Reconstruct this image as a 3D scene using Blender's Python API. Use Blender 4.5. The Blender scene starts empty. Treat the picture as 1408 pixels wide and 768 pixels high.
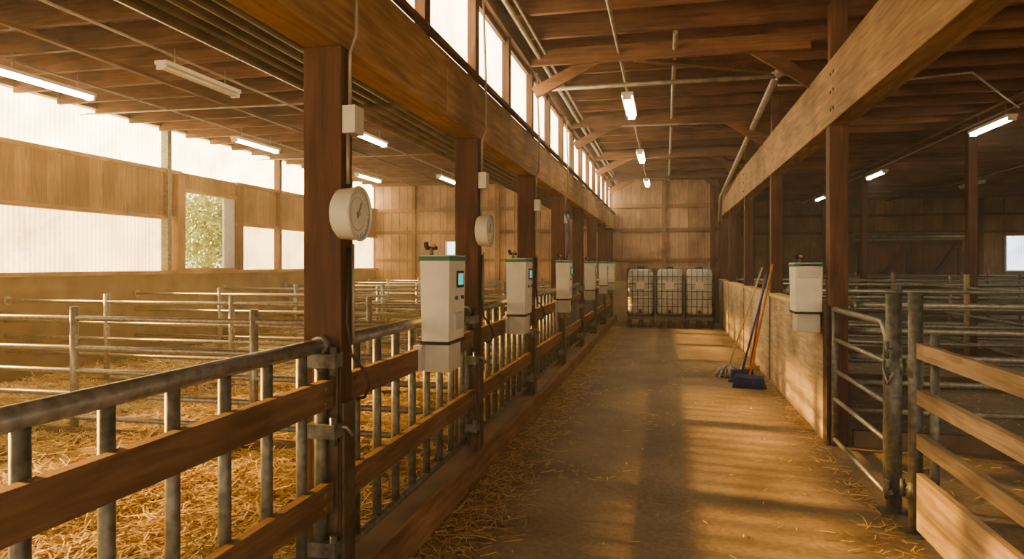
import bpy, math, random
import numpy as np
from mathutils import Vector, Matrix
random.seed(7); np.random.seed(7)
S=bpy.context.scene
# ------------------------------------------------------------ materials
def newmat(name):
    m=bpy.data.materials.new(name); m.use_nodes=True
    nt=m.node_tree; b=nt.nodes['Principled BSDF']; return m,nt,b
def N(nt,t,**k):
    n=nt.nodes.new(t)
    for a,v in k.items(): setattr(n,a,v)
    return n
def ramp(nt,stops):
    r=N(nt,'ShaderNodeValToRGB'); e=r.color_ramp.elements
    while len(e)<len(stops): e.new(.5)
    for i,(p,c) in enumerate(stops):
        e[i].position=p; e[i].color=(*c,1)
    return r
def wood(name,c1,c2,axis,rough=.72,bump=.25,vary=.45,metal=0):
    m,nt,b=newmat(name); L=nt.links
    tc=N(nt,'ShaderNodeTexCoord'); mp=N(nt,'ShaderNodeMapping')
    s=[14,14,14]; s['XYZ'.index(axis)]=1.1
    mp.inputs['Scale'].default_value=s
    geo=N(nt,'ShaderNodeNewGeometry')
    add=N(nt,'ShaderNodeVectorMath',operation='MULTIPLY_ADD')
    cmb=N(nt,'ShaderNodeCombineXYZ')
    for k in range(3): L.new(geo.outputs['Random Per Island'],cmb.inputs[k])
    add.inputs[1].default_value=(17,23,11)
    L.new(cmb.outputs[0],add.inputs[0]); L.new(tc.outputs['Object'],add.inputs[2])
    L.new(add.outputs[0],mp.inputs[0])
    n=N(nt,'ShaderNodeTexNoise'); n.inputs['Scale'].default_value=2.2; n.inputs['Detail'].default_value=7; n.inputs['Distortion'].default_value=.6
    L.new(mp.outputs[0],n.inputs['Vector'])
    r=ramp(nt,[(.3,c1),(.68,c2)]); L.new(n.outputs[0],r.inputs[0])
    n2=N(nt,'ShaderNodeTexNoise'); n2.inputs['Scale'].default_value=1.7; n2.inputs['Detail'].default_value=6
    L.new(tc.outputs['Object'],n2.inputs['Vector'])
    mr=N(nt,'ShaderNodeMapRange'); mr.inputs['From Min'].default_value=.3; mr.inputs['From Max'].default_value=.7
    mr.inputs['To Min'].default_value=.55; mr.inputs['To Max'].default_value=1.15
    L.new(n2.outputs[0],mr.inputs[0])
    mr2=N(nt,'ShaderNodeMapRange'); mr2.inputs['To Min'].default_value=1-vary; mr2.inputs['To Max'].default_value=1+vary*.6
    L.new(geo.outputs['Random Per Island'],mr2.inputs[0])
    mm=N(nt,'ShaderNodeMath',operation='MULTIPLY'); L.new(mr.outputs[0],mm.inputs[0]); L.new(mr2.outputs[0],mm.inputs[1])
    vs=N(nt,'ShaderNodeVectorMath',operation='SCALE'); L.new(r.outputs[0],vs.inputs[0]); L.new(mm.outputs[0],vs.inputs['Scale'])
    L.new(vs.outputs[0],b.inputs['Base Color'])
    b.inputs['Roughness'].default_value=rough
    bp=N(nt,'ShaderNodeBump'); bp.inputs['Strength'].default_value=bump; bp.inputs['Distance'].default_value=.01
    L.new(n.outputs[0],bp.inputs['Height']); L.new(bp.outputs[0],b.inputs['Normal'])
    return m
def plain(name,c,rough=.5,metal=0,var=.2,scale=9,c2=None,bump=.05,spec=None):
    m,nt,b=newmat(name); L=nt.links
    tc=N(nt,'ShaderNodeTexCoord'); n=N(nt,'ShaderNodeTexNoise'); n.inputs['Scale'].default_value=scale; n.inputs['Detail'].default_value=6
    L.new(tc.outputs['Object'],n.inputs['Vector'])
    if c2 is None: c2=tuple(min(1,x*(1+var)) for x in c)
    c1=tuple(x*(1-var) for x in c)
    r=ramp(nt,[(.35,c1),(.65,c2)]); L.new(n.outputs[0],r.inputs[0]); L.new(r.outputs[0],b.inputs['Base Color'])
    b.inputs['Roughness'].default_value=rough; b.inputs['Metallic'].default_value=metal
    bp=N(nt,'ShaderNodeBump'); bp.inputs['Strength'].default_value=bump; bp.inputs['Distance'].default_value=.01
    L.new(n.outputs[0],bp.inputs['Height']); L.new(bp.outputs[0],b.inputs['Normal'])
    return m
def emis(name,c,s):
    m,nt,b=newmat(name)
    b.inputs['Base Color'].default_value=(*c,1); b.inputs['Emission Color'].default_value=(*c,1); b.inputs['Emission Strength'].default_value=s
    return m
def panelmat(name,c,s,trans,axis='Y',vary=.25,dirt=True):
    m,nt,b=newmat(name); L=nt.links; nt.nodes.remove(b)
    out=nt.nodes['Material Output']
    tc=N(nt,'ShaderNodeTexCoord'); 
    w=N(nt,'ShaderNodeTexWave',bands_direction=axis); w.inputs['Scale'].default_value=4.0; w.inputs['Distortion'].default_value=.3
    L.new(tc.outputs['Object'],w.inputs['Vector'])
    n=N(nt,'ShaderNodeTexNoise'); n.inputs['Scale'].default_value=1.3; n.inputs['Detail'].default_value=5
    L.new(tc.outputs['Object'],n.inputs['Vector'])
    mr=N(nt,'ShaderNodeMapRange'); mr.inputs['To Min'].default_value=1-vary; mr.inputs['To Max'].default_value=1; L.new(w.outputs[0],mr.inputs[0])
    mr2=N(nt,'ShaderNodeMapRange'); mr2.inputs['From Min'].default_value=.3;mr2.inputs['From Max'].default_value=.6; mr2.inputs['To Min'].default_value=.65; mr2.inputs['To Max'].default_value=1.1; L.new(n.outputs[0],mr2.inputs[0])
    mu=N(nt,'ShaderNodeMath',operation='MULTIPLY'); L.new(mr.outputs[0],mu.inputs[0]); L.new(mr2.outputs[0],mu.inputs[1])
    mu2=N(nt,'ShaderNodeMath',operation='MULTIPLY'); L.new(mu.outputs[0],mu2.inputs[0]); mu2.inputs[1].default_value=s
    e=N(nt,'ShaderNodeEmission'); e.inputs[0].default_value=(*c,1); L.new(mu2.outputs[0],e.inputs[1])
    t=N(nt,'ShaderNodeBsdfTransparent'); t.inputs[0].default_value=(1,.84,.56,1)
    mx=N(nt,'ShaderNodeMixShader'); mx.inputs[0].default_value=trans
    L.new(e.outputs[0],mx.inputs[1]); L.new(t.outputs[0],mx.inputs[2]); L.new(mx.outputs[0],out.inputs[0])
    return m

POST=[wood('post_wood_'+a,(.070,.031,.019),(.170,.077,.044),a,vary=.2) for a in 'XYZ']
BEAM=[wood('beam_wood_'+a,(.23,.128,.064),(.44,.275,.155),a,vary=.2,bump=.4) for a in 'XYZ']
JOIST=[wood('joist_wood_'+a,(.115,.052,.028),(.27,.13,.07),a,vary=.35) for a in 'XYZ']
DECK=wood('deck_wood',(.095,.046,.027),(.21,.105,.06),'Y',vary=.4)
BOARD=wood('board_wood',(.20,.108,.06),(.38,.22,.125),'Z',vary=.3)
BACKB=wood('back_board',(.33,.20,.137),(.55,.36,.255),'Z',vary=.26)
PLANK=wood('plank_wood',(.17,.092,.053),(.35,.21,.125),'Y',vary=.25,bump=.6)
RPLANK=wood('rail_plank_wood',(.28,.19,.12),(.52,.39,.26),'Y',vary=.25,bump=.4)
REDDOOR=wood('door_wood',(.15,.055,.035),(.27,.105,.06),'Z',vary=.25)
WALLP=wood('low_wall_ply',(.40,.30,.20),(.66,.53,.38),'Y',vary=.12)
GALV=plain('galvanized_steel',(.25,.255,.245),.38,.5,.18,30,c2=(.34,.335,.315))
GALVD=plain('weathered_steel',(.115,.12,.112),.48,.45,.22,26,c2=(.19,.188,.17))
CHAN=plain('dark_channel_steel',(.09,.066,.052),.55,.4,.4,10)
ROLL=plain('roll_steel',(.24,.225,.20),.36,.6,.25,5)
CONC=plain('wall_concrete',(.15,.108,.075),.9,0,.3,2.5,bump=.2)
CONCL=plain('light_concrete',(.40,.34,.27),.9,0,.2,2.5,bump=.2)
WHITE=plain('offwhite_plastic',(.67,.645,.58),.5,0,.07,7)
WHITE2=plain('grey_plastic',(.53,.51,.46),.5,0,.09,6)
GREEN=plain('green_plastic',(.04,.19,.12),.5,0,.2)
DARK=plain('dark_rubber',(.03,.028,.026),.6,0,.2)
TANK=plain('tank_plastic',(.62,.61,.57),.35,0,.08,2)
BLUE=plain('blue_plastic',(.05,.08,.26),.5,0,.2)
ORANGE=plain('orange_handle',(.58,.24,.08),.45,0,.2)
REDH=plain('red_handle',(.36,.07,.04),.45,0,.2)
MOP=plain('grey_mop',(.45,.43,.40),.9,0,.3,30)
PIPE=plain('conduit',(.32,.28,.24),.45,.3,.2)
YELLOW=plain('yellow_board',(.66,.50,.28),.7,0,.15)
FRAME=plain('pale_frame',(.58,.60,.66),.6,0,.1)
LAMP=emis('lamp_tube',(1,.88,.64),26)
LAMPOFF=plain('lamp_tube_off',(.75,.68,.55),.3,0,.05)
SCREEN=emis('screen_teal',(.10,.46,.46),.5)
PANEL=panelmat('polycarbonate_panel',(1,.70,.34),3.4,.42,vary=.35)
PANELU=panelmat('polycarbonate_upper',(1,.77,.43),8.0,.5)
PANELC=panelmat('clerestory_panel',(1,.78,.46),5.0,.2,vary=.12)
PANELB=panelmat('window_glass',(.85,.92,1),2.0,.2,axis='X')
def floormat():
    m,nt,b=newmat('aisle_concrete'); L=nt.links
    tc=N(nt,'ShaderNodeTexCoord')
    a=N(nt,'ShaderNodeTexNoise'); a.inputs['Scale'].default_value=.9; a.inputs['Detail'].default_value=8; a.inputs['Roughness'].default_value=.62; a.inputs['Distortion'].default_value=.5
    c=N(nt,'ShaderNodeTexNoise'); c.inputs['Scale'].default_value=28; c.inputs['Detail'].default_value=6
    for n in (a,c): L.new(tc.outputs['Object'],n.inputs['Vector'])
    r=ramp(nt,[(.32,(.17,.13,.095)),(.5,(.29,.23,.17)),(.68,(.39,.32,.245))]); L.new(a.outputs[0],r.inputs[0])
    r2=ramp(nt,[(.3,(.70,.68,.66)),(.6,(1.0,1.0,1.0))]); L.new(c.outputs[0],r2.inputs[0])
    mx=N(nt,'ShaderNodeMix',data_type='RGBA',blend_type='MULTIPLY'); mx.inputs['Factor'].default_value=1
    L.new(r.outputs[0],mx.inputs['A']); L.new(r2.outputs[0],mx.inputs['B'])
    L.new(mx.outputs['Result'],b.inputs['Base Color'])
    rr=N(nt,'ShaderNodeMapRange'); rr.inputs['To Min'].default_value=.42; rr.inputs['To Max'].default_value=.8; L.new(a.outputs[0],rr.inputs[0]); L.new(rr.outputs[0],b.inputs['Roughness'])
    bp=N(nt,'ShaderNodeBump'); bp.inputs['Strength'].default_value=.35; bp.inputs['Distance'].default_value=.01
    L.new(c.outputs[0],bp.inputs['Height']); L.new(bp.outputs[0],b.inputs['Normal'])
    return m
FLOOR=floormat()
def strawmat():
    m,nt,b=newmat('straw'); L=nt.links
    g=N(nt,'ShaderNodeNewGeometry')
    r=ramp(nt,[(0,(.28,.175,.075)),(.45,(.62,.45,.21)),(1,(.92,.74,.44))]); L.new(g.outputs['Random Per Island'],r.inputs[0])
    L.new(r.outputs[0],b.inputs['Base Color']); b.inputs['Roughness'].default_value=.6
    return m
STRAW=strawmat()
STRAWB=plain('straw_base',(.25,.16,.072),.9,0,.5,18,c2=(.46,.32,.155),bump=1)
# ------------------------------------------------------------ mesh builder
class B:
    def __init__(s): s.v=[];s.f=[];s.m=[];s.sm=[];s.mats=[]
    def mi(s,mat):
        if mat not in s.mats: s.mats.append(mat)
        return s.mats.index(mat)
    def hexa(s,P,mat):
        i=len(s.v); s.v+= [tuple(p) for p in P]; k=s.mi(mat)
        for q in ((0,3,2,1),(4,5,6,7),(0,1,5,4),(1,2,6,5),(2,3,7,6),(3,0,4,7)):
            s.f.append(tuple(i+a for a in q)); s.m.append(k); s.sm.append(False)
        return s
    def box(s,x0,x1,y0,y1,z0,z1,mat):
        return s.hexa([(x0,y0,z0),(x1,y0,z0),(x1,y1,z0),(x0,y1,z0),(x0,y0,z1),(x1,y0,z1),(x1,y1,z1),(x0,y1,z1)],mat)
    def bar(s,a,b,w,h,mat,up=(0,0,1)):
        a=Vector(a);b=Vector(b);d=(b-a).normalized();u=Vector(up)
        r=d.cross(u)
        if r.length<1e-3: r=d.cross(Vector((1,0,0)))
        r.normalize(); u=r.cross(d)
        P=[]
        for sz in (-h/2,h/2):
            P+=[a-r*w/2+u*sz,a+r*w/2+u*sz,b+r*w/2+u*sz,b-r*w/2+u*sz]
        return s.hexa(P,mat)
    def tube(s,pts,r,mat,n=10,cap=True):
        pts=[Vector(p) for p in pts]; rs=r if isinstance(r,(list,tuple)) else [r]*len(pts)
        k=s.mi(mat); base=len(s.v); prev=None
        for i,p in enumerate(pts):
            if i==0: d=pts[1]-p
            elif i==len(pts)-1: d=p-pts[i-1]
            else: d=(pts[i+1]-p).normalized()+(p-pts[i-1]).normalized()
            d.normalize()
            if prev is None:
                a=Vector((0,0,1)) if abs(d.z)<.9 else Vector((1,0,0))
                u=d.cross(a).normalized()
            else:
                u=(prev-d*prev.dot(d)).normalized()
            prev=u; w=d.cross(u)
            for j in range(n):
                t=2*math.pi*j/n; s.v.append(tuple(p+(u*math.cos(t)+w*math.sin(t))*rs[i]))
        for i in range(len(pts)-1):
            for j in range(n):
                a=base+i*n+j; b=base+i*n+(j+1)%n
                s.f.append((a,b,b+n,a+n)); s.m.append(k); s.sm.append(True)
        if cap:
            s.f.append(tuple(base+j for j in reversed(range(n)))); s.m.append(k); s.sm.append(False)
            e=base+(len(pts)-1)*n
            s.f.append(tuple(e+j for j in range(n))); s.m.append(k); s.sm.append(False)
        return s
    def torus(s,c,R,r,axis,mat,n=28,k=8):
        c=Vector(c); ax=Vector(axis); a=Vector((0,0,1)) if abs(ax.z)<.9 else Vector((1,0,0))
        u=ax.cross(a).normalized(); w=ax.cross(u)
        pts=[c+(u*math.cos(2*math.pi*i/n)+w*math.sin(2*math.pi*i/n))*R for i in range(n+1)]
        return s.tube(pts,r,mat,k,cap=False)
    def build(s,name,bevel=0,parent=None):
        me=bpy.data.meshes.new(name); me.from_pydata(s.v,[],s.f)
        for m in s.mats: me.materials.append(m)
        me.polygons.foreach_set('material_index',s.m); me.polygons.foreach_set('use_smooth',s.sm); me.update()
        o=bpy.data.objects.new(name,me); S.collection.objects.link(o)
        if bevel:
            md=o.modifiers.new('bevel','BEVEL'); md.width=bevel; md.segments=2; md.limit_method='ANGLE'; md.angle_limit=.6
        if parent: o.parent=parent
        return o
def arc(c,r,a0,a1,ax1,ax2,n=8):
    c=Vector(c);ax1=Vector(ax1);ax2=Vector(ax2)
    return [c+ax1*(r*math.cos(a0+(a1-a0)*i/n))+ax2*(r*math.sin(a0+(a1-a0)*i/n)) for i in range(n+1)]

XL,XR,YF,YB,YR=-8.35,13.0,-3.0,18.8,26.0
LP=[.5,2.72,4.93,7.15,9.37,11.6,13.8,16.0,18.2]   # left posts (near face)
RP=[3.0,6.3,9.6,12.7,15.7,18.6]                     # right posts
# ------------------------------------------------------------ shell
B().box(XL-.2,XR+.2,YF-.2,YR+.2,-.2,0,FLOOR).build('floor')
b=B(); x=XL-.2
while x<XR+.2:
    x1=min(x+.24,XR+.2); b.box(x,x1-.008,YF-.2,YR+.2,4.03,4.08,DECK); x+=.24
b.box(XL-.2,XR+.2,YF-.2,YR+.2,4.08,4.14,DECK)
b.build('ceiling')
b=B(); y=-2.6
while y<YR:
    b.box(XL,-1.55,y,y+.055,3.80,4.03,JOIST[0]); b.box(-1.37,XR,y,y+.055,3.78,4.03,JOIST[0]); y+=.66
for y in (6.9,10.2,13.5,16.8):    # truss bottom chords and webs
    b.box(-1.37,1.36,y+.1,y+.15,3.62,3.78,JOIST[0])
    b.bar((-1.35,y+.18,3.35),(-.55,y+.18,3.74),.05,.12,JOIST[0])
    b.bar((1.4,y+.18,3.30),(.75,y+.18,3.74),.05,.12,JOIST[0])
    b.bar((-.3,y+.2,3.66),(1.2,y+1.3,3.74),.09,.06,JOIST[0])
for xx in (-6,-3.4,4.5,7.5,10.2):
    b.box(xx,xx+.06,YF,YR if xx>0 else YB,3.74 if xx>0 else 3.76,3.80 if xx<0 else 3.78,JOIST[1])
b.build('ceiling_joists')
# left wall
b=B()
b.box(XL-.2,XL,YF,YB,0,1.38,CONC).box(XL-.2,XL+.08,YF,YB,1.38,1.44,BEAM[1])
def boards(b,axis,c0,c1,a,z0,z1,w,mat,t=.03):
    p=a[0]
    while p<a[1]-.01:
        q=min(p+w,a[1]); 
        if axis=='Y': b.box(c0,c1,p,q-.008,z0,z1,mat)
        else: b.box(p,q-.008,c0,c1,z0,z1,mat)
        p=q
boards(b,'Y',XL-.06,XL,(YF,10.45),2.32,3.17,.24,BOARD)
boards(b,'Y',XL-.06,XL,(10.45,12.05),2.9,3.17,.24,BOARD)
boards(b,'Y',XL-.06,XL,(12.05,YB),2.32,3.17,.24,BOARD)
b.box(XL-.12,XL-.06,YF,10.45,2.32,3.17,BOARD).box(XL-.12,XL-.06,12.05,YB,2.32,3.17,BOARD).box(XL-.12,XL-.06,10.45,12.05,2.9,3.17,BOARD)
for z in (2.32,3.12): 
    for seg in ((YF,10.45),(12.05,YB)): b.box(XL,XL+.05,*seg,z,z+.06,BEAM[1])
b.box(XL-.2,XL+.04,YF,YB,3.87,4.05,BEAM[1])
for y in (-.3,3.15,6.6,10.05,13.5,17.0):
    b.box(XL-.05,XL+.09,y,y+.09,1.44,3.9,GALVD if y in(10.05,) else POST[2])
b.box(XL-.05,XL+.12,10.27,10.45,1.44,3.1,BOARD).box(XL-.05,XL+.1,12.05,12.17,1.44,3.1,POST[2])
b.build('wall_left')
def panels(b,y0,y1,z0,z1,mat,x=XL-.08):
    b.box(x-.01,x,y0,y1,z0,z1,mat)
b1=B(); panels(b1,YF,10.27,1.44,2.32,PANEL); panels(b1,12.17,YB,1.44,2.32,PANEL); b1.build('window_1')
b1=B(); panels(b1,YF,YB,3.17,3.87,PANELU); b1.build('window_2')
b=B() # open window frame
b.box(XL-.1,XL+.03,10.45,10.5,1.44,2.9,BOARD).box(XL-.1,XL+.03,10.45,12.05,2.84,2.9,BEAM[1])
b.box(XL-.06,XL-.02,11.72,12.05,1.44,2.84,FRAME)
b.box(XL-.1,XL+.03,10.45,12.05,1.44,1.48,BEAM[1]).build('window_3')
# back wall
b=B()
WX0,WX1,WZ0,WZ1=-6.15,-5.65,1.75,2.2
b.box(XL-.2,1.75,YB+.04,YB+.2,0,WZ0,CONC).box(XL-.2,WX0,YB+.04,YB+.2,WZ0,WZ1,CONC).box(WX1,1.75,YB+.04,YB+.2,WZ0,WZ1,CONC).box(XL-.2,1.75,YB+.04,YB+.2,WZ1,4.05,CONC)
b.box(XL,1.75,YB-.02,YB+.04,0,1.1,CONCL)
boards(b,'X',YB,YB+.04,(XL,WX0),1.1,4.03,.25,BACKB)
boards(b,'X',YB,YB+.04,(WX0,WX1),1.1,WZ0,.25,BACKB); boards(b,'X',YB,YB+.04,(WX0,WX1),WZ1,4.03,.25,BACKB)
boards(b,'X',YB,YB+.04,(WX1,1.75),1.1,4.03,.25,BACKB)
for z in (1.62,2.43,3.07): b.box(XL,1.6,YB-.06,YB,z,z+.09,PLANK)
for x in (-7.2,-4.7,-2.6,-.1,1.15): b.box(x,x+.12,YB-.1,YB-.0,0,3.8,POST[2] if x>1 else PLANK)
b.build('wall_back')
B().box(WX0,WX1,YB+.05,YB+.06,WZ0,WZ1,PANELB).box(WX0-.04,WX0,YB-.03,YB+.06,WZ0,WZ1,FRAME).box(WX1,WX1+.04,YB-.03,YB+.06,WZ0,WZ1,FRAME).build('window_4')
# jog + right-bay walls
b=B(); b.box(1.62,1.75,YB-.02,YR,0,4.05,BACKB); b.box(1.42,1.62,YB-.3,YB-.1,0,3.8,POST[2]); b.box(1.75,1.95,YB+.2,YB+.4,0,3.8,POST[2]); b.build('wall_jog')
b=B()
RW=(11.15,12.05,1.35,2.5); DX=(6.6,9.75,0,2.36)
def wallseg(x0,x1,z0,z1):
    b.box(x0,x1,YR+.03,YR+.2,z0,z1,CONC)
    if z1>1.2:
        boards(b,'X',YR-.01,YR+.03,(x0,x1),max(z0,1.2),z1,.3,BOARD)
    if z0<1.2: b.box(x0,x1,YR-.04,YR+.03,z0,min(1.2,z1),CONCL)
wallseg(1.75,RW[0],0,4.05); wallseg(RW[0],RW[1],0,RW[2]); wallseg(RW[0],RW[1],RW[3],4.05); wallseg(RW[1],XR+.2,0,4.05)
for x in (3,5.4,10.3,12.6): b.box(x,x+.14,YR-.12,YR,0,3.8,POST[2])
for z in (2.6,3.2): b.box(1.75,XR,YR-.07,YR,z,z+.09,POST[0])
b.build('wall_back_right')
B().box(RW[0],RW[1],YR+.04,YR+.05,RW[2],RW[3],PANELB).box(RW[0]-.05,RW[1]+.05,YR-.06,YR,RW[2]-.05,RW[2],FRAME).box(RW[0]-.05,RW[0],YR-.06,YR,RW[2],RW[3],FRAME).build('window_5')
b=B()
boards(b,'X',YR-.2,YR-.15,(DX[0],DX[1]),.0,2.36,.22,REDDOOR)
mid=(DX[0]+DX[1])/2
for a,c in ((DX[0],mid-.02),(mid+.02,DX[1])):
    for z in (.1,2.2): b.box(a,c,YR-.24,YR-.2,z,z+.14,POST[0])
    for x in (a,c-.12): b.box(x,x+.12,YR-.24,YR-.2,.1,2.34,POST[2])
    b.bar((a+.1,YR-.25,.2),(c-.1,YR-.25,2.25),.04,.14,POST[0])
b.box(DX[0]-.2,DX[1]+.2,YR-.3,YR-.12,2.38,2.62,CONCL)
b.tube([(DX[0]-.2,YR-.3,2.5),(DX[1]+.2,YR-.3,2.5)],.09,ROLL)
b.build('door_1')
# right side wall: unseen, long openings added to bring daylight into the right bay
b=B(); b.box(XR,XR+.2,YF,YR,0,1.4,CONCL); b.box(XR,XR+.2,YF,YR,2.5,4.05,BOARD)
y=YF
while y<YR: b.box(XR-.12,XR+.1,y,y+.14,0,3.8,POST[2]); y+=3.4
b.build('wall_right')
# front gable end: unseen doorways added behind the camera for fill light
b=B()
OPEN=((-7.6,-2.1),(-1.2,1.25),(2.3,9.6))
xs_=[XL-.2]+[v for o in OPEN for v in o]+[XR+.2]
for i in range(0,len(xs_),2): boards(b,'X',YF-.1,YF,(xs_[i],xs_[i+1]),0,3.4,.3,BOARD)
b.box(XL-.2,XR+.2,YF-.1,YF,3.4,4.05,BOARD)
b.build('wall_front')
# ------------------------------------------------------------ left timber frame
b=B()
b.box(-1.55,-1.37,YF,4.2,2.5,2.9,BEAM[1]); b.box(-1.55,-1.37,4.205,11.0,2.5,2.9,BEAM[1]); b.box(-1.55,-1.37,11.005,YB,2.5,2.9,BEAM[1])
b.box(-1.55,-1.37,YF,YB,3.62,3.80,POST[1])
b.box(-1.37,-1.33,YF,YB,2.9,2.94,POST[1])
b.build('aisle_beam',.006)
for y in LP:
    b=B(); b.box(-1.55,-1.37,y,y+.11,.0,2.5,POST[2])
    b.box(-1.372,-1.355,y+.0,y+.11,.02,.95,CHAN)
    b.box(-1.50,-1.38,y-.012,y,.02,1.12,CHAN)
    b.build('timber_post',.006)
b=B()
y=LP[1]-1.11*5
while y<YB:
    b.box(-1.53,-1.39,y,y+.10,2.9,3.62,POST[2]); y+=1.11
b.box(-1.5,-1.42,YF,YB,3.57,3.62,POST[1]).box(-1.5,-1.42,YF,YB,2.9,2.95,POST[1])
b.build('clerestory_studs')
b=B(); b.box(-1.465,-1.455,YF,YB,2.95,3.57,PANELC); b.build('window_6')
# curb
b=B()
for y0,y1 in ((YF,2.6),(2.605,7.3),(7.305,12.2),(12.205,YB-.1)): b.box(-1.36,-1.29,y0,y1,0,.17,PLANK); b.box(-1.56,-1.362,y0,y1,0,.15,CONC)
b.build('kick_curb',.006)
# gates left
for i,y in enumerate(LP[:-1]):
    y0=y+.12; y1=LP[i+1]-.01
    b=B()
    b.tube([(-1.45,y0-.02,1.2),(-1.45,y1+.0,1.2)],.031,GALV,14)
    b.tube([(-1.45,y0,.24),(-1.45,y1,.24)],.022,GALVD,10)
    k=1.29-.25*6
    while k<y1-.06:
        if k>y0+.05: b.tube([(-1.455,k,.24),(-1.455,k,1.19)],.0225,GALVD,10)
        k+=.25
    for z in (.935,.495):
        b.box(-1.432,-1.395,y0+.0,y1-.01,z,z+.122,PLANK)
        for kk in (y0+.07,y1-.09):
            for dz in (.03,.09): b.tube([(-1.396,kk,z+dz),(-1.386,kk,z+dz)],.009,GALVD,8)
    for e in (y0+.02,y1-.02): b.tube([(-1.45,e,.2),(-1.45,e,1.22)],.026,GALVD,10)
    for z in (.34,.84,1.14):
        b.box(-1.49,-1.36,y1-.07,y1+.01,z-.03,z+.03,GALVD)
        b.tube([(-1.375,y1-.05,z-.06),(-1.375,y1-.05,z+.06)],.016,GALVD,8)
    b.tube([(-1.36,y1-.04,.86),(-1.32,y1-.04,.86),(-1.30,y1-.02,.82)],.008,GALV,8)
    b.tube([(-1.45,y1-.045,1.2),(-1.45,y1-.005,1.2)],.04,GALV,14)
    b.build('pen_gate')
# roll-up curtains: long ribbed channels running beside the posts
for y0,y1 in ((YF+.1,4.02),(4.10,8.52),(8.60,13.02),(13.10,YB-.1)):
    b=B()
    for k in range(6):
        r=.040 if k not in (0,5) else .05
        b.tube([(-2.03+.086*k,y0,2.60),(-2.03+.086*k,y1,2.60)],r,ROLL,12)
    b.box(-2.07,-1.57,y0,y1,2.63,2.67,ROLL)
    b.tube([(-2.09,y0,2.74),(-2.09,y1,2.74)],.07,ROLL,14)
    for e in (y0+.0,y1-.03):
        b.box(-2.14,-1.56,e,e+.03,2.60,2.84,CHAN)
        b.box(-1.9,-1.86,e,e+.03,2.8,3.8,CHAN)
    b.build('rollup_curtain')
# ------------------------------------------------------------ pen partitions left
def partition(y,x0,x1,zs,px,name,r=.024,mat=GALV,curb=True):
    b=B()
    for z in zs: b.tube([(x0,y,z),(x1,y,z)],r,mat,10)
    for x in px: b.tube([(x,y,0),(x,y,zs[-1]+.1)],.035,mat,12)
    for x in (x0,x1): b.tube([(x+.005*(1 if x==x0 else -1),y,zs[-1]),(x+(.03 if x==x0 else -.03),y,zs[-1])],.06,mat,12)
    if curb: b.box(x0,x1,y-.09,y-.04,0,.14,CONC)
    return b.build(name)
for i,y in enumerate(LP[2:]):
    partition(y+.05,XL+.005,-1.56,(.22,.42,.62,.82,1.08),(-6.8,-5.04,-3.28),'pen_divider')
for x in (-3.0,-5.6):
    b=B()
    for z in (.5,.8,1.05): b.tube([(x,9.45,z),(x,18.2,z)],.022,GALV,8)
    for y in (10.5,12.7,14.9,17.1): b.tube([(x,y,0),(x,y,1.12)],.03,GALV,8)
    b.build('feed_rail')
# ------------------------------------------------------------ right side
b=B()
b.box(1.36,1.54,YF,6.15,2.74,3.28,BEAM[1]); b.box(1.36,1.54,6.155,12.75,2.74,3.28,BEAM[1]); b.box(1.36,1.54,12.755,YB-.3,2.74,3.28,BEAM[1])
b.build('aisle_beam',.006)
b=B()
for y in (6.11,12.72):
    for z in (2.85,3.0,3.15): b.tube([(1.36,y,z),(1.35,y,z)],.014,GALVD,8); b.tube([(1.36,y+.1,z),(1.35,y+.1,z)],.014,GALVD,8)
b.build('splice_bolts')
for y in RP[1:]:
    b=B(); b.box(1.37,1.52,y,y+.14,0,2.74,POST[2]); b.box(1.38,1.52,y,y+.12,3.28,3.80,POST[2])
    if y>12: b.bar((1.45,y+.1,2.5),(1.45,y+.5,2.74),.08,.09,POST[1])
    b.build('timber_post',.006)
b=B()
segs=[(6.44,9.6),(9.74,12.7),(12.84,15.7),(15.84,18.45)]
for y0,y1 in segs:
    b.box(1.36,1.46,y0,y1-.005,0,1.13,WALLP)
    b.box(1.34,1.48,y0,y1-.005,1.13,1.17,YELLOW)
b.box(1.345,1.365,6.28,6.43,0,1.2,CHAN)
b.build('stall_half_wall')
# small curved gate
b=B(); X=1.39
y0,y1=4.80,6.2
top=arc((X,y0+.14,1.17-.12),.12,math.pi,math.pi/2,(0,1,0),(0,0,1))
b.tube([(X,y0+.02,.08)]+top+[(X,y1,1.17)],.023,GALV,12)
for z in (.08,.42,.66,.92): b.tube([(X,y0+.02,z),(X,y1,z)],.018,GALV,10)
b.tube([(X,y1,.05),(X,y1,1.19)],.024,GALVD,10)
b.tube([(X,y0-.01,.9),(X,y0-.09,.9)],.02,GALVD,8); b.tube([(X,y0-.01,.3),(X,y0-.09,.3)],.02,GALVD,8)
b.build('swing_gate')
def hinge(b,x,y,z,d):
    b.tube([(x,y,z-.05),(x,y,z+.05)],.034,GALVD,10); b.tube([(x,y,z),(x-.03,y+d,z)],.014,GALVD,8)
    b.tube([(x-.04,y+d*.6,z-.05),(x-.04,y+d*.6,z+.05)],.014,GALVD,8)
b=B(); b.tube([(1.39,4.68,0),(1.39,4.68,1.37)],[.046,.046],GALVD,16); b.tube([(1.39,4.68,1.37),(1.39,4.68,1.385)],.05,GALVD,16)
b.box(1.30,1.48,4.60,4.76,0,.012,GALVD)
for z in (.16,.86,1.02): hinge(b,1.37,4.68,z,-.12)
b.tube([(1.33,4.66,.95),(1.31,4.6,.9),(1.32,4.55,.82),(1.34,4.52,.9)],.008,GALV,6)
b.build('steel_gate_post')
b=B(); b.tube([(1.40,4.33,0),(1.40,4.33,1.39)],.038,GALVD,16); b.box(1.33,1.47,4.26,4.40,0,.012,GALVD)
for z in (.25,.95): hinge(b,1.39,4.33,z,.1)
b.build('steel_gate_post')
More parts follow.
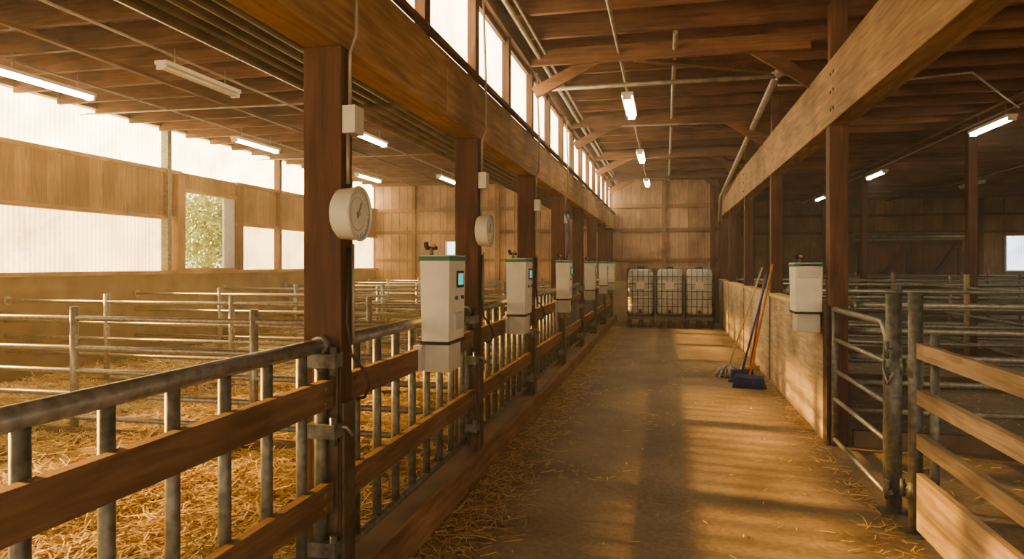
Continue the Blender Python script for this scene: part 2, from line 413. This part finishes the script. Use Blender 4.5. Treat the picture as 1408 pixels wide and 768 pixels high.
# near plank gate
b=B()
for z,h in ((1.06,.085),(.80,.085),(.55,.085)):
    b.box(1.385,1.425,.6,4.27,z-h/2,z+h/2,RPLANK)
    b.box(1.425,1.44,.6,4.27,z-h/2+.01,z+h/2-.01,GALVD)
b.box(1.385,1.42,.6,4.27,.05,.37,RPLANK)
for y in (.65,2.4,4.2): b.tube([(1.455,y,.0),(1.455,y,1.16)],.024,GALVD,10)
b.build('plank_gate')
# right pens
for i,y in enumerate((6.37,9.6,12.9,16.2,20.0,23.6)):
    partition(y,1.56 if y<18 else 1.8,11.6,(.3,.54,.76,.98,1.2),(2.9,5.9,8.9),'pen_divider',r=.025,mat=GALV)
for x in (4.3,8.9):
    b=B()
    for z in (.4,.8,1.2): b.tube([(x,6.5,z),(x,23.3,z)],.022,GALVD,8)
    for y in (8.0,11.2,14.5,18,21.8): b.tube([(x,y,0),(x,y,1.4)],.04,RPLANK,8)
    b.build('feed_rail')
for x,y in ((4.9,12.7),(4.9,19),(9.6,12.7),(9.6,19)):
    B().box(x,x+.14,y,y+.14,0,3.78,POST[2]).build('timber_post',.006)
# ------------------------------------------------------------ dispensers
def dispenser(y,side,z0=1.10,h=.5,w=.18,l=.32):
    if side<0: xa,xb=-1.395,-1.395+w
    else: xa,xb=1.345-w-.03,1.345
    z1=z0+h; b=B()
    t=.008
    b.hexa([(xa+t,y+t,z0),(xb-t,y+t,z0),(xb-t,y+l-t,z0),(xa+t,y+l-t,z0),(xa,y,z1-.03),(xb,y,z1-.03),(xb,y+l,z1-.03),(xa,y+l,z1-.03)],WHITE)
    b.box(xa-.006,xb+.006,y-.006,y+l+.006,z1-.03,z1-.005,GREEN)
    b.box(xa,xb,y,y+l,z1-.005,z1+.004,WHITE2)
    b.box(xa,xb,y,y+l,z0-.018,z0,DARK)
    b.box(xa+.02,xb-.015,y+.03,y+l-.05,z0-.18,z0-.018,WHITE2)
    if side<0:
        b.box(xa-.03,xa+.02,y-.03,y+.12,z0-.17,z0-.02,WHITE2)
        f=xb
        b.box(f-.002,f+.006,y+.14,y+l-.05,z0+.31,z0+.41,DARK); b.box(f+.005,f+.008,y+.155,y+l-.065,z0+.325,z0+.395,SCREEN)
        for k in range(3): b.tube([(f-.005,y+.13+.06*k,z0+.25),(f+.010,y+.13+.06*k,z0+.25)],.012,[GREEN,WHITE2,BLUE][k],10)
        b.box(f-.006,f+.005,y+.1,y+l-.06,z0+.06,z0+.16,WHITE2)
        b.box(xa-.06,xa+.01,y+.1,y+.2,z0+.02,z0+.06,GALVD)
    else:
        b.box(xb-.002,xb+.015,y+.1,y+.2,z0+.02,z0+.06,GALVD)
        b.box(xa+.03,xb-.03,y-.006,y+.002,z0+.3,z0+.42,WHITE2)
    cx=xa+.05
    b.tube([(cx,y+.06,z1),(cx,y+.06,z1+.045)],.012,GALVD,8); b.tube([(cx-.035,y+.06,z1+.045),(cx+.035,y+.06,z1+.045)],.011,DARK,8)
    b.tube([(cx-.03,y+.06,z1+.045),(cx-.035,y+.06,z1+.08)],.014,DARK,8); b.tube([(cx+.01,y+.06,z1+.05),(cx+.012,y+.06,z1+.07)],.016,ORANGE,8)
    b.build('feed_dispenser',.006)
for d in (3.97,6.12,8.88,12.0,14.6,16.7): dispenser((d-.3)/.976,-1)
dispenser(6.42,1,z0=1.13,h=.43,w=.2,l=.3)
# ------------------------------------------------------------ round gauges on the posts
def gauge(y,z,r=.115):
    b=B(); x0=-1.368
    b.box(x0,x0+.03,y-.05,y+.05,z-.06,z+.06,WHITE2)
    b.tube([(x0+.0,y,z),(x0+.012,y,z),(x0+.06,y,z),(x0+.095,y,z)],[r*.8,r*.93,r*.97,r],WHITE2,36,cap=False)
    b.tube([(x0+.083,y,z),(x0+.086,y,z)],r*.97,WHITE,36)
    b.torus((x0+.095,y,z),r*.97,.007,(1,0,0),WHITE2,36)
    b.torus((x0+.087,y,z),r*.62,.003,(1,0,0),WHITE2,30,6)
    for k in range(24):
        a=k*math.pi/12; c,s_=math.cos(a),math.sin(a)
        b.tube([(x0+.088,y+c*r*.74,z+s_*r*.74),(x0+.088,y+c*r*.86,z+s_*r*.86)],.0022,WHITE2,5)
    b.bar((x0+.090,y-.01,z-.02),(x0+.090,y+.03,z+.05),.003,.006,PIPE,up=(1,0,0))
    b.tube([(x0+.086,y,z),(x0+.096,y,z)],.010,PIPE,12)
    b.build('wall_gauge')
gauge(2.70,1.765); gauge(4.93,1.80,.12)
def wiring(y,full=True):
    b=B(); x=-1.352
    b.box(-1.37,-1.31,y+.01,y+.10,2.12,2.24,WHITE2)
    b.tube([(x,y+.05,2.24),(x,y+.05,2.48),(x+.03,y+.05,2.56),(x+.03,y+.05,2.95),(x+.01,y+.05,3.6)],.009,PIPE,8)
    b.tube([(x,y+.03,2.12),(x,y+.03,1.9)],.009,PIPE,8)
    b.tube([(x,y+.04,1.62),(x+.0,y+.02,1.3),(x+.02,y+.02,1.16),(x+.07,y+.05,1.08),(x+.09,y+.05,1.02),(x+.07,y+.05,.97),(x+.03,y+.05,.96)],.007,DARK,8)
    b.tube([(x+.005,y+.07,1.64),(x+.005,y+.07,1.2)],.007,PIPE,8)
    b.build('wiring_conduit')
for y in LP[1:5]: wiring(y)
b=B(); b.tube([(-1.35,9.39,2.25),(-1.31,9.38,2.15),(-1.30,9.39,1.9),(-1.32,9.39,1.7),(-1.345,9.40,1.6)],.015,BLUE,8); b.build('blue_hose')
# ceiling pipework
b=B()
b.tube([(-.46,-2,3.70),(-.46,18.6,3.70)],.018,PIPE,8)
b.tube([(.09,6.5,3.70),(.09,18.6,3.70)],.022,PIPE,8)
b.tube([(-1.3,7.9,3.60),(1.2,7.9,3.60)],.026,PIPE,8); b.tube([(1.16,7.9,3.60),(1.25,7.9,3.66)],.055,PIPE,8)
b.tube([(1.2,7.7,3.66),(1.28,16.9,3.15),(1.28,17.2,2.6)],.042,PIPE,10)
b.tube([(-1.28,YF,3.70),(-1.28,YB-.1,3.70)],.022,PIPE,8); b.tube([(-1.22,YF,3.74),(-1.22,YB-.1,3.74)],.014,PIPE,8)
b.tube([(1.2,7.9,3.5),(2.2,8.3,3.56),(3.2,8.2,3.6),(4.66,10.5,3.66)],.012,PIPE,6)
b.tube([(-.8,10.5,3.66),(.2,10.3,3.6),(1.2,10.6,3.66)],.016,PIPE,6)
for x in (-6.8,-5.0,-3.2): b.tube([(x,-2,3.72),(x,18.6,3.72)],.014,PIPE,6)
for y in (8.0,12.4): b.tube([(-1.6,y,3.7),(-5,y+.4,3.72),(-8.2,y+.2,3.7)],.012,PIPE,6)
for x in (4.66,7.6): b.tube([(x,2,3.70),(x,25.5,3.70)],.014,PIPE,6)
b.build('ceiling_conduit')
# light fixtures
def fixture(x,y,L=1.25,on=True,z=3.56):
    b=B()
    b.box(x-.07,x+.07,y-L/2,y+L/2,z+.02,z+.06,WHITE)
    b.box(x-.05,x+.05,y-L/2,y-L/2+.03,z-.03,z+.02,WHITE); b.box(x-.05,x+.05,y+L/2-.03,y+L/2,z-.03,z+.02,WHITE)
    for dx in (-.025,.025): b.tube([(x+dx,y-L/2+.03,z-.005),(x+dx,y+L/2-.03,z-.005)],.017,LAMP if on else LAMPOFF,8)
    for dy in (-L/3,L/3): b.tube([(x,y+dy,z+.06),(x,y+dy,3.8)],.006,PIPE,6)
    b.build('fluorescent_light')
for y in (8.9,13.1,17.3): fixture(-.45,y,1.2)
for y in (6.35,10.4,14.9): fixture(-6.8,y)
fixture(-5.0,6.6,on=False); fixture(-4.65,10.2); fixture(-5.1,15.6)
for y in (11.3,16.9,22.5): fixture(4.66,y)
fixture(7.6,13.2); fixture(7.6,19.5,on=False)
# ------------------------------------------------------------ IBC tanks
def ibc(x,y):
    b=B(); w=.64; d=.85; z0=.32; z1=1.46
    for dx in (-w/2+.04,w/2-.04):
        for dy in (.04,d-.04): b.box(x+dx-.04,x+dx+.04,y+dy-.04,y+dy+.04,0,.2,DARK)
    b.box(x-.05,x+.05,y,y+d,0,.2,DARK)
    b.box(x-w/2,x+w/2,y,y+d,.2,.27,GALVD); b.box(x-w/2+.01,x+w/2-.01,y+.01,y+d-.01,.27,.32,DARK)
    def ring(z,ins,r=.09):
        x0,x1,y0,y1=x-w/2+ins,x+w/2-ins,y+ins,y+d-ins; P=[]
        for cx,cy,a in ((x1-r,y1-r,0),(x0+r,y1-r,90),(x0+r,y0+r,180),(x1-r,y0+r,270)):
            for k in range(5): t=math.radians(a+k*22.5); P.append((cx+r*math.cos(t),cy+r*math.sin(t),z))
        return P
    rings=[ring(z0,.06),ring(z0+.05,.025)]
    nb=5; 
    for k in range(nb):
        za=z0+.06+k*(z1-z0-.16)/nb; zb=z0+.06+(k+1)*(z1-z0-.16)/nb
        rings+= [ring(za+.015,.02),ring(zb-.03,.02),ring(zb-.015,.034),ring(zb-.002,.034)]
    rings+=[ring(z1-.08,.03),ring(z1-.02,.09)]
    n=20; base=len(b.v); k=b.mi(TANK)
    for R in rings: b.v+=R
    for i in range(len(rings)-1):
        for j in range(n):
            a=base+i*n+j; c=base+i*n+(j+1)%n; b.f.append((a,c,c+n,a+n)); b.m.append(k); b.sm.append(True)
    b.f.append(tuple(base+(len(rings)-1)*n+j for j in range(n))); b.m.append(k); b.sm.append(False)
    b.tube([(x,y+d/2,z1-.02),(x,y+d/2,z1+.03)],.09,DARK,16)
    for z in [z0+.02+i*.183 for i in range(7)]:
        for a,c in (((x-w/2,y,z),(x+w/2,y,z)),((x-w/2,y+d,z),(x+w/2,y+d,z)),((x-w/2,y,z),(x-w/2,y+d,z)),((x+w/2,y,z),(x+w/2,y+d,z))): b.tube([a,c],.009,GALVD,6)
    for i in range(6):
        xx=x-w/2+i*w/5
        for yy in (y,y+d): b.tube([(xx,yy,z0),(xx,yy,z1-.02)],.009,GALVD,6)
        yy=y+i*d/5
        for xx in (x-w/2,x+w/2): b.tube([(xx,yy,z0),(xx,yy,z1-.02)],.009,GALVD,6)
    b.box(x-.1,x+.1,y-.02,y-.008,z0+.62,z0+.8,WHITE)
    b.tube([(x,y+.02,z0+.08),(x,y-.07,z0+.08)],.04,DARK,12); b.bar((x-.06,y-.07,z0+.13),(x+.06,y-.07,z0+.13),.02,.015,ORANGE)
    b.build('ibc_tank')
for x in (-.60,.10,.80): ibc(x,17.0)
# ------------------------------------------------------------ brooms
def broom(fx,fy,tx,ty,tz,hm,bm,w=.38,ang=0):
    b=B(); f=Vector((fx,fy,.14)); t=Vector((tx,ty,tz)); b.tube([f,t],.014,hm,10); 
    d=Vector((math.cos(ang),math.sin(ang),0)); 
    b.bar(Vector((fx,fy,.15))-d*w/2,Vector((fx,fy,.15))+d*w/2,.06,.04,bm)
    n=26
    for i in range(n):
        for j in (-1,0,1):
            o=d*(w*(i/(n-1)-.5)); q=Vector((-d.y,d.x,0))*j*.018
            sp=d*((i/(n-1)-.5)*.06)+Vector((-d.y,d.x,0))*j*.012
            b.tube([Vector((fx,fy,.135))+o*.95+q,Vector((fx,fy,.004))+o+q+sp],.006,bm,5)
    b.build('push_broom')
broom(1.02,8.95,1.335,9.25,1.55,ORANGE,BLUE,.34,math.radians(-15))
broom(.98,9.4,1.335,9.6,1.46,BLUE,BLUE,.28,math.radians(10))
broom(1.12,9.75,1.335,9.9,1.40,REDH,YELLOW,.26,math.radians(25))
b=B(); b.tube([(.84,9.85,.12),(1.33,10.15,1.50)],.013,YELLOW,10)
for i in range(80):
    a=random.uniform(0,6.28); r=random.uniform(.05,.2); b.tube([(.84,9.85,.17),(.84+math.cos(a)*r*.6,9.85+math.sin(a)*r*.6,.11),(.84+math.cos(a)*r,9.85+math.sin(a)*r,.012)],.011,MOP,5)
b.build('string_mop')
# ------------------------------------------------------------ straw
def strands(name,n,xf,yf,z0,z1,l0=.08,l1=.24,w=.0035,ground=None):
    x=xf(n); y=yf(n); L=np.random.uniform(l0,l1,n); a=np.random.uniform(0,2*np.pi,n); z=np.random.uniform(z0,z1,n)
    if ground is not None: z=z+ground(x,y)
    tilt=np.random.uniform(-.25,.4,n)*np.clip((z1-z0)*12,0.05,1); bend=np.random.uniform(-.3,.3,n)
    V=np.zeros((n,6,3)); wv=np.stack([-np.sin(a),np.cos(a),np.random.uniform(-.4,.4,n)],1)*(w*np.random.uniform(.6,1.3,n))[:,None]
    for k,t in enumerate((-.5,0,.5)):
        c=np.stack([x+np.cos(a)*L*t-np.sin(a)*L*bend*(t*t),y+np.sin(a)*L*t+np.cos(a)*L*bend*(t*t),np.maximum(z+tilt*L*t,.006)],1)
        V[:,2*k]=c-wv; V[:,2*k+1]=c+wv
    base=(np.arange(n)*6)[:,None]
    F=np.concatenate([base+np.array([0,1,3,2]),base+np.array([2,3,5,4])])
    me=bpy.data.meshes.new(name); me.from_pydata(V.reshape(-1,3).tolist(),[],F.tolist()); me.materials.append(STRAW)
    o=bpy.data.objects.new(name,me); S.collection.objects.link(o); return o
def gh(x,y): return .055+.035*np.sin(x*3.1+np.sin(y*2.3)*1.5)*np.cos(y*2.7+x)+.018*np.sin(x*9+y*4)*np.sin(y*8)
xs=np.linspace(XL+.01,-1.57,120); ysg=np.linspace(YF+.05,18.7,340)
X,Y=np.meshgrid(xs,ysg); Z=gh(X,Y)+np.random.uniform(-.01,.01,X.shape)
V=np.stack([X,Y,Z],-1).reshape(-1,3); nx=len(xs)
F=[(j*nx+i,j*nx+i+1,(j+1)*nx+i+1,(j+1)*nx+i) for j in range(len(ysg)-1) for i in range(nx-1)]
me=bpy.data.meshes.new('straw_bedding'); me.from_pydata(V.tolist(),[],F); me.materials.append(STRAWB)
bed=bpy.data.objects.new('straw_bedding',me); S.collection.objects.link(bed)
U=np.random.uniform
o=strands('straw_stalks_near',70000,lambda n:U(-7.8,-1.66,n),lambda n:U(2.0,7.8,n),0,.085,w=.0040,l1=.26,ground=gh); o.parent=bed
o=strands('straw_stalks_far',30000,lambda n:U(XL+.15,-1.66,n),lambda n:U(7.6,18.5,n),0,.07,w=.006,l1=.28,ground=gh); o.parent=bed
al=bpy.data.objects.new('loose_straw',None); S.collection.objects.link(al)
cx=U(-1.2,1.2,45); cy=U(2,15,45)
def tuftx(n):
    global _k; _k=np.random.randint(0,45,n); return np.clip(cx[_k]+np.random.normal(0,.09,n),-1.25,1.3)
def tufty(n): return cy[_k]+np.random.normal(0,.13,n)
for nm,n,xf,yf,l1 in (('edge_left',10000,lambda n:-1.28+np.abs(np.random.normal(0,.16,n)),lambda n:U(1.5,17,n),.16),
                   ('edge_right',1800,lambda n:1.34-np.abs(np.random.normal(0,.10,n)),lambda n:U(1.5,17,n),.13),
                   ('tufts',900,tuftx,tufty,.09),('scatter',500,lambda n:U(-1.2,1.3,n),lambda n:U(1.5,17,n),.08)):
    o=strands(nm,n,xf,yf,.006,.012 if nm!='edge_left' else .035,.03,l1,.0026); o.parent=al
strands('pen_straw_litter',7000,lambda n:U(1.7,11,n),lambda n:U(2,18,n),.006,.02,.06,.2,.004)
# ------------------------------------------------------------ outdoors
GRASS=plain('meadow_grass',(.20,.20,.08),.95,0,.4,.6)
b=B(); b.box(-90,XL-.25,-60,90,-.3,-.1,GRASS); b.box(XL-.25,90,-60,YF-.25,-.3,-.1,CONCL); b.box(XR+.25,90,YF-.25,90,-.3,-.1,GRASS); b.build('meadow_ground')
LEAF=plain('tree_leaves',(.18,.23,.07),.7,0,.5,2,c2=(.38,.42,.16))
BARK=plain('tree_bark',(.12,.08,.05),.9,0,.3)
def tree(x,y,h,r):
    b=B(); b.tube([(x,y,-.1),(x+.1,y,h*.4),(x,y+.1,h*.8)],[.22,.16,.05],BARK,8)
    for k in range(6):
        a=k*1.05; b.tube([(x,y,h*(.35+.05*k)),(x+math.cos(a)*r*.7,y+math.sin(a)*r*.7,h*(.5+.06*k))],[.08,.02],BARK,6)
    k=b.mi(LEAF)
    cl=[(random.gauss(0,.45)*r,random.gauss(0,.45)*r,h*.62+random.gauss(0,.2)*h) for _ in range(26)]
    for _ in range(6500):
        c=random.choice(cl); p=Vector((x+c[0]+random.gauss(0,.42),y+c[1]+random.gauss(0,.42),max(.4,c[2]+random.gauss(0,.42))))
        u=Vector((random.gauss(0,1),random.gauss(0,1),random.gauss(0,1))).normalized(); w=u.cross(Vector((random.gauss(0,1),random.gauss(0,1),.3))).normalized()
        s_=.10; i=len(b.v); b.v+=[tuple(p-u*s_),tuple(p+w*s_*.55),tuple(p+u*s_),tuple(p-w*s_*.55)]; b.f.append((i,i+1,i+2,i+3)); b.m.append(k); b.sm.append(False)
    b.build('garden_tree')
tree(-20.5,27.5,4.6,2.2); tree(-24,34.5,6,3); tree(-18.5,29.5,3.2,1.8)
tree(-14.5,12.2,6.6,1.1)  # extra out-of-view tree, added to block sun through the open window
# ------------------------------------------------------------ light
w=bpy.data.worlds.new('sky'); S.world=w; w.use_nodes=True; nt=w.node_tree
bg=nt.nodes['Background']; bg.inputs[0].default_value=(1,.82,.58,1); bg.inputs[1].default_value=1.9
def portal(loc,rot,sx,sy):
    l=bpy.data.lights.new('sky_portal','AREA'); l.shape='RECTANGLE'; l.size=sx; l.size_y=sy
    l.cycles.is_portal=True
    o=bpy.data.objects.new('sky_portal',l); S.collection.objects.link(o); o.location=loc; o.rotation_euler=rot
for a,c in OPEN: portal(((a+c)/2,YF-.11,1.7),(math.radians(90),0,0),c-a,3.4)
portal((XR+.21,(YF+YR)/2,1.95),(math.radians(90),0,math.radians(90)),YR-YF,1.1)
portal((XL-.11,11.1,2.15),(math.radians(90),0,math.radians(-90)),1.3,1.4)
sd=bpy.data.lights.new('sun','SUN'); sd.energy=52; sd.angle=math.radians(4.0); sd.color=(1,.74,.42)
so=bpy.data.objects.new('sun',sd); S.collection.objects.link(so)
e=math.radians(20.3); dirv=Vector((math.cos(e),-.14,-math.sin(e)))
so.rotation_euler=dirv.to_track_quat('-Z','Y').to_euler(); so.location=(-30,10,12)
# fine dust in the barn air
m=bpy.data.materials.new('dusty_air'); m.use_nodes=True; nt=m.node_tree; nt.nodes.remove(nt.nodes['Principled BSDF'])
vs=N(nt,'ShaderNodeVolumeScatter'); vs.inputs['Color'].default_value=(1,.89,.72,1); vs.inputs['Density'].default_value=.011; vs.inputs['Anisotropy'].default_value=.5
nt.links.new(vs.outputs[0],nt.nodes['Material Output'].inputs['Volume'])
B().box(XL-.04,XR-.02,YF+.02,YR-.35,.004,4.02,m).build('airborne_dust')
# ------------------------------------------------------------ camera
cd=bpy.data.cameras.new('camera'); cd.lens=24.0; cd.sensor_width=36; cd.shift_y=-21/1408; cd.clip_start=.05; cd.clip_end=300
co=bpy.data.objects.new('camera',cd); S.collection.objects.link(co); co.location=(0,0,1.55); co.rotation_euler=(math.radians(90),0,math.radians(12.67))
S.camera=co
S.view_settings.view_transform='AgX'
S.view_settings.look='AgX - Medium High Contrast'
S.view_settings.exposure=0.8
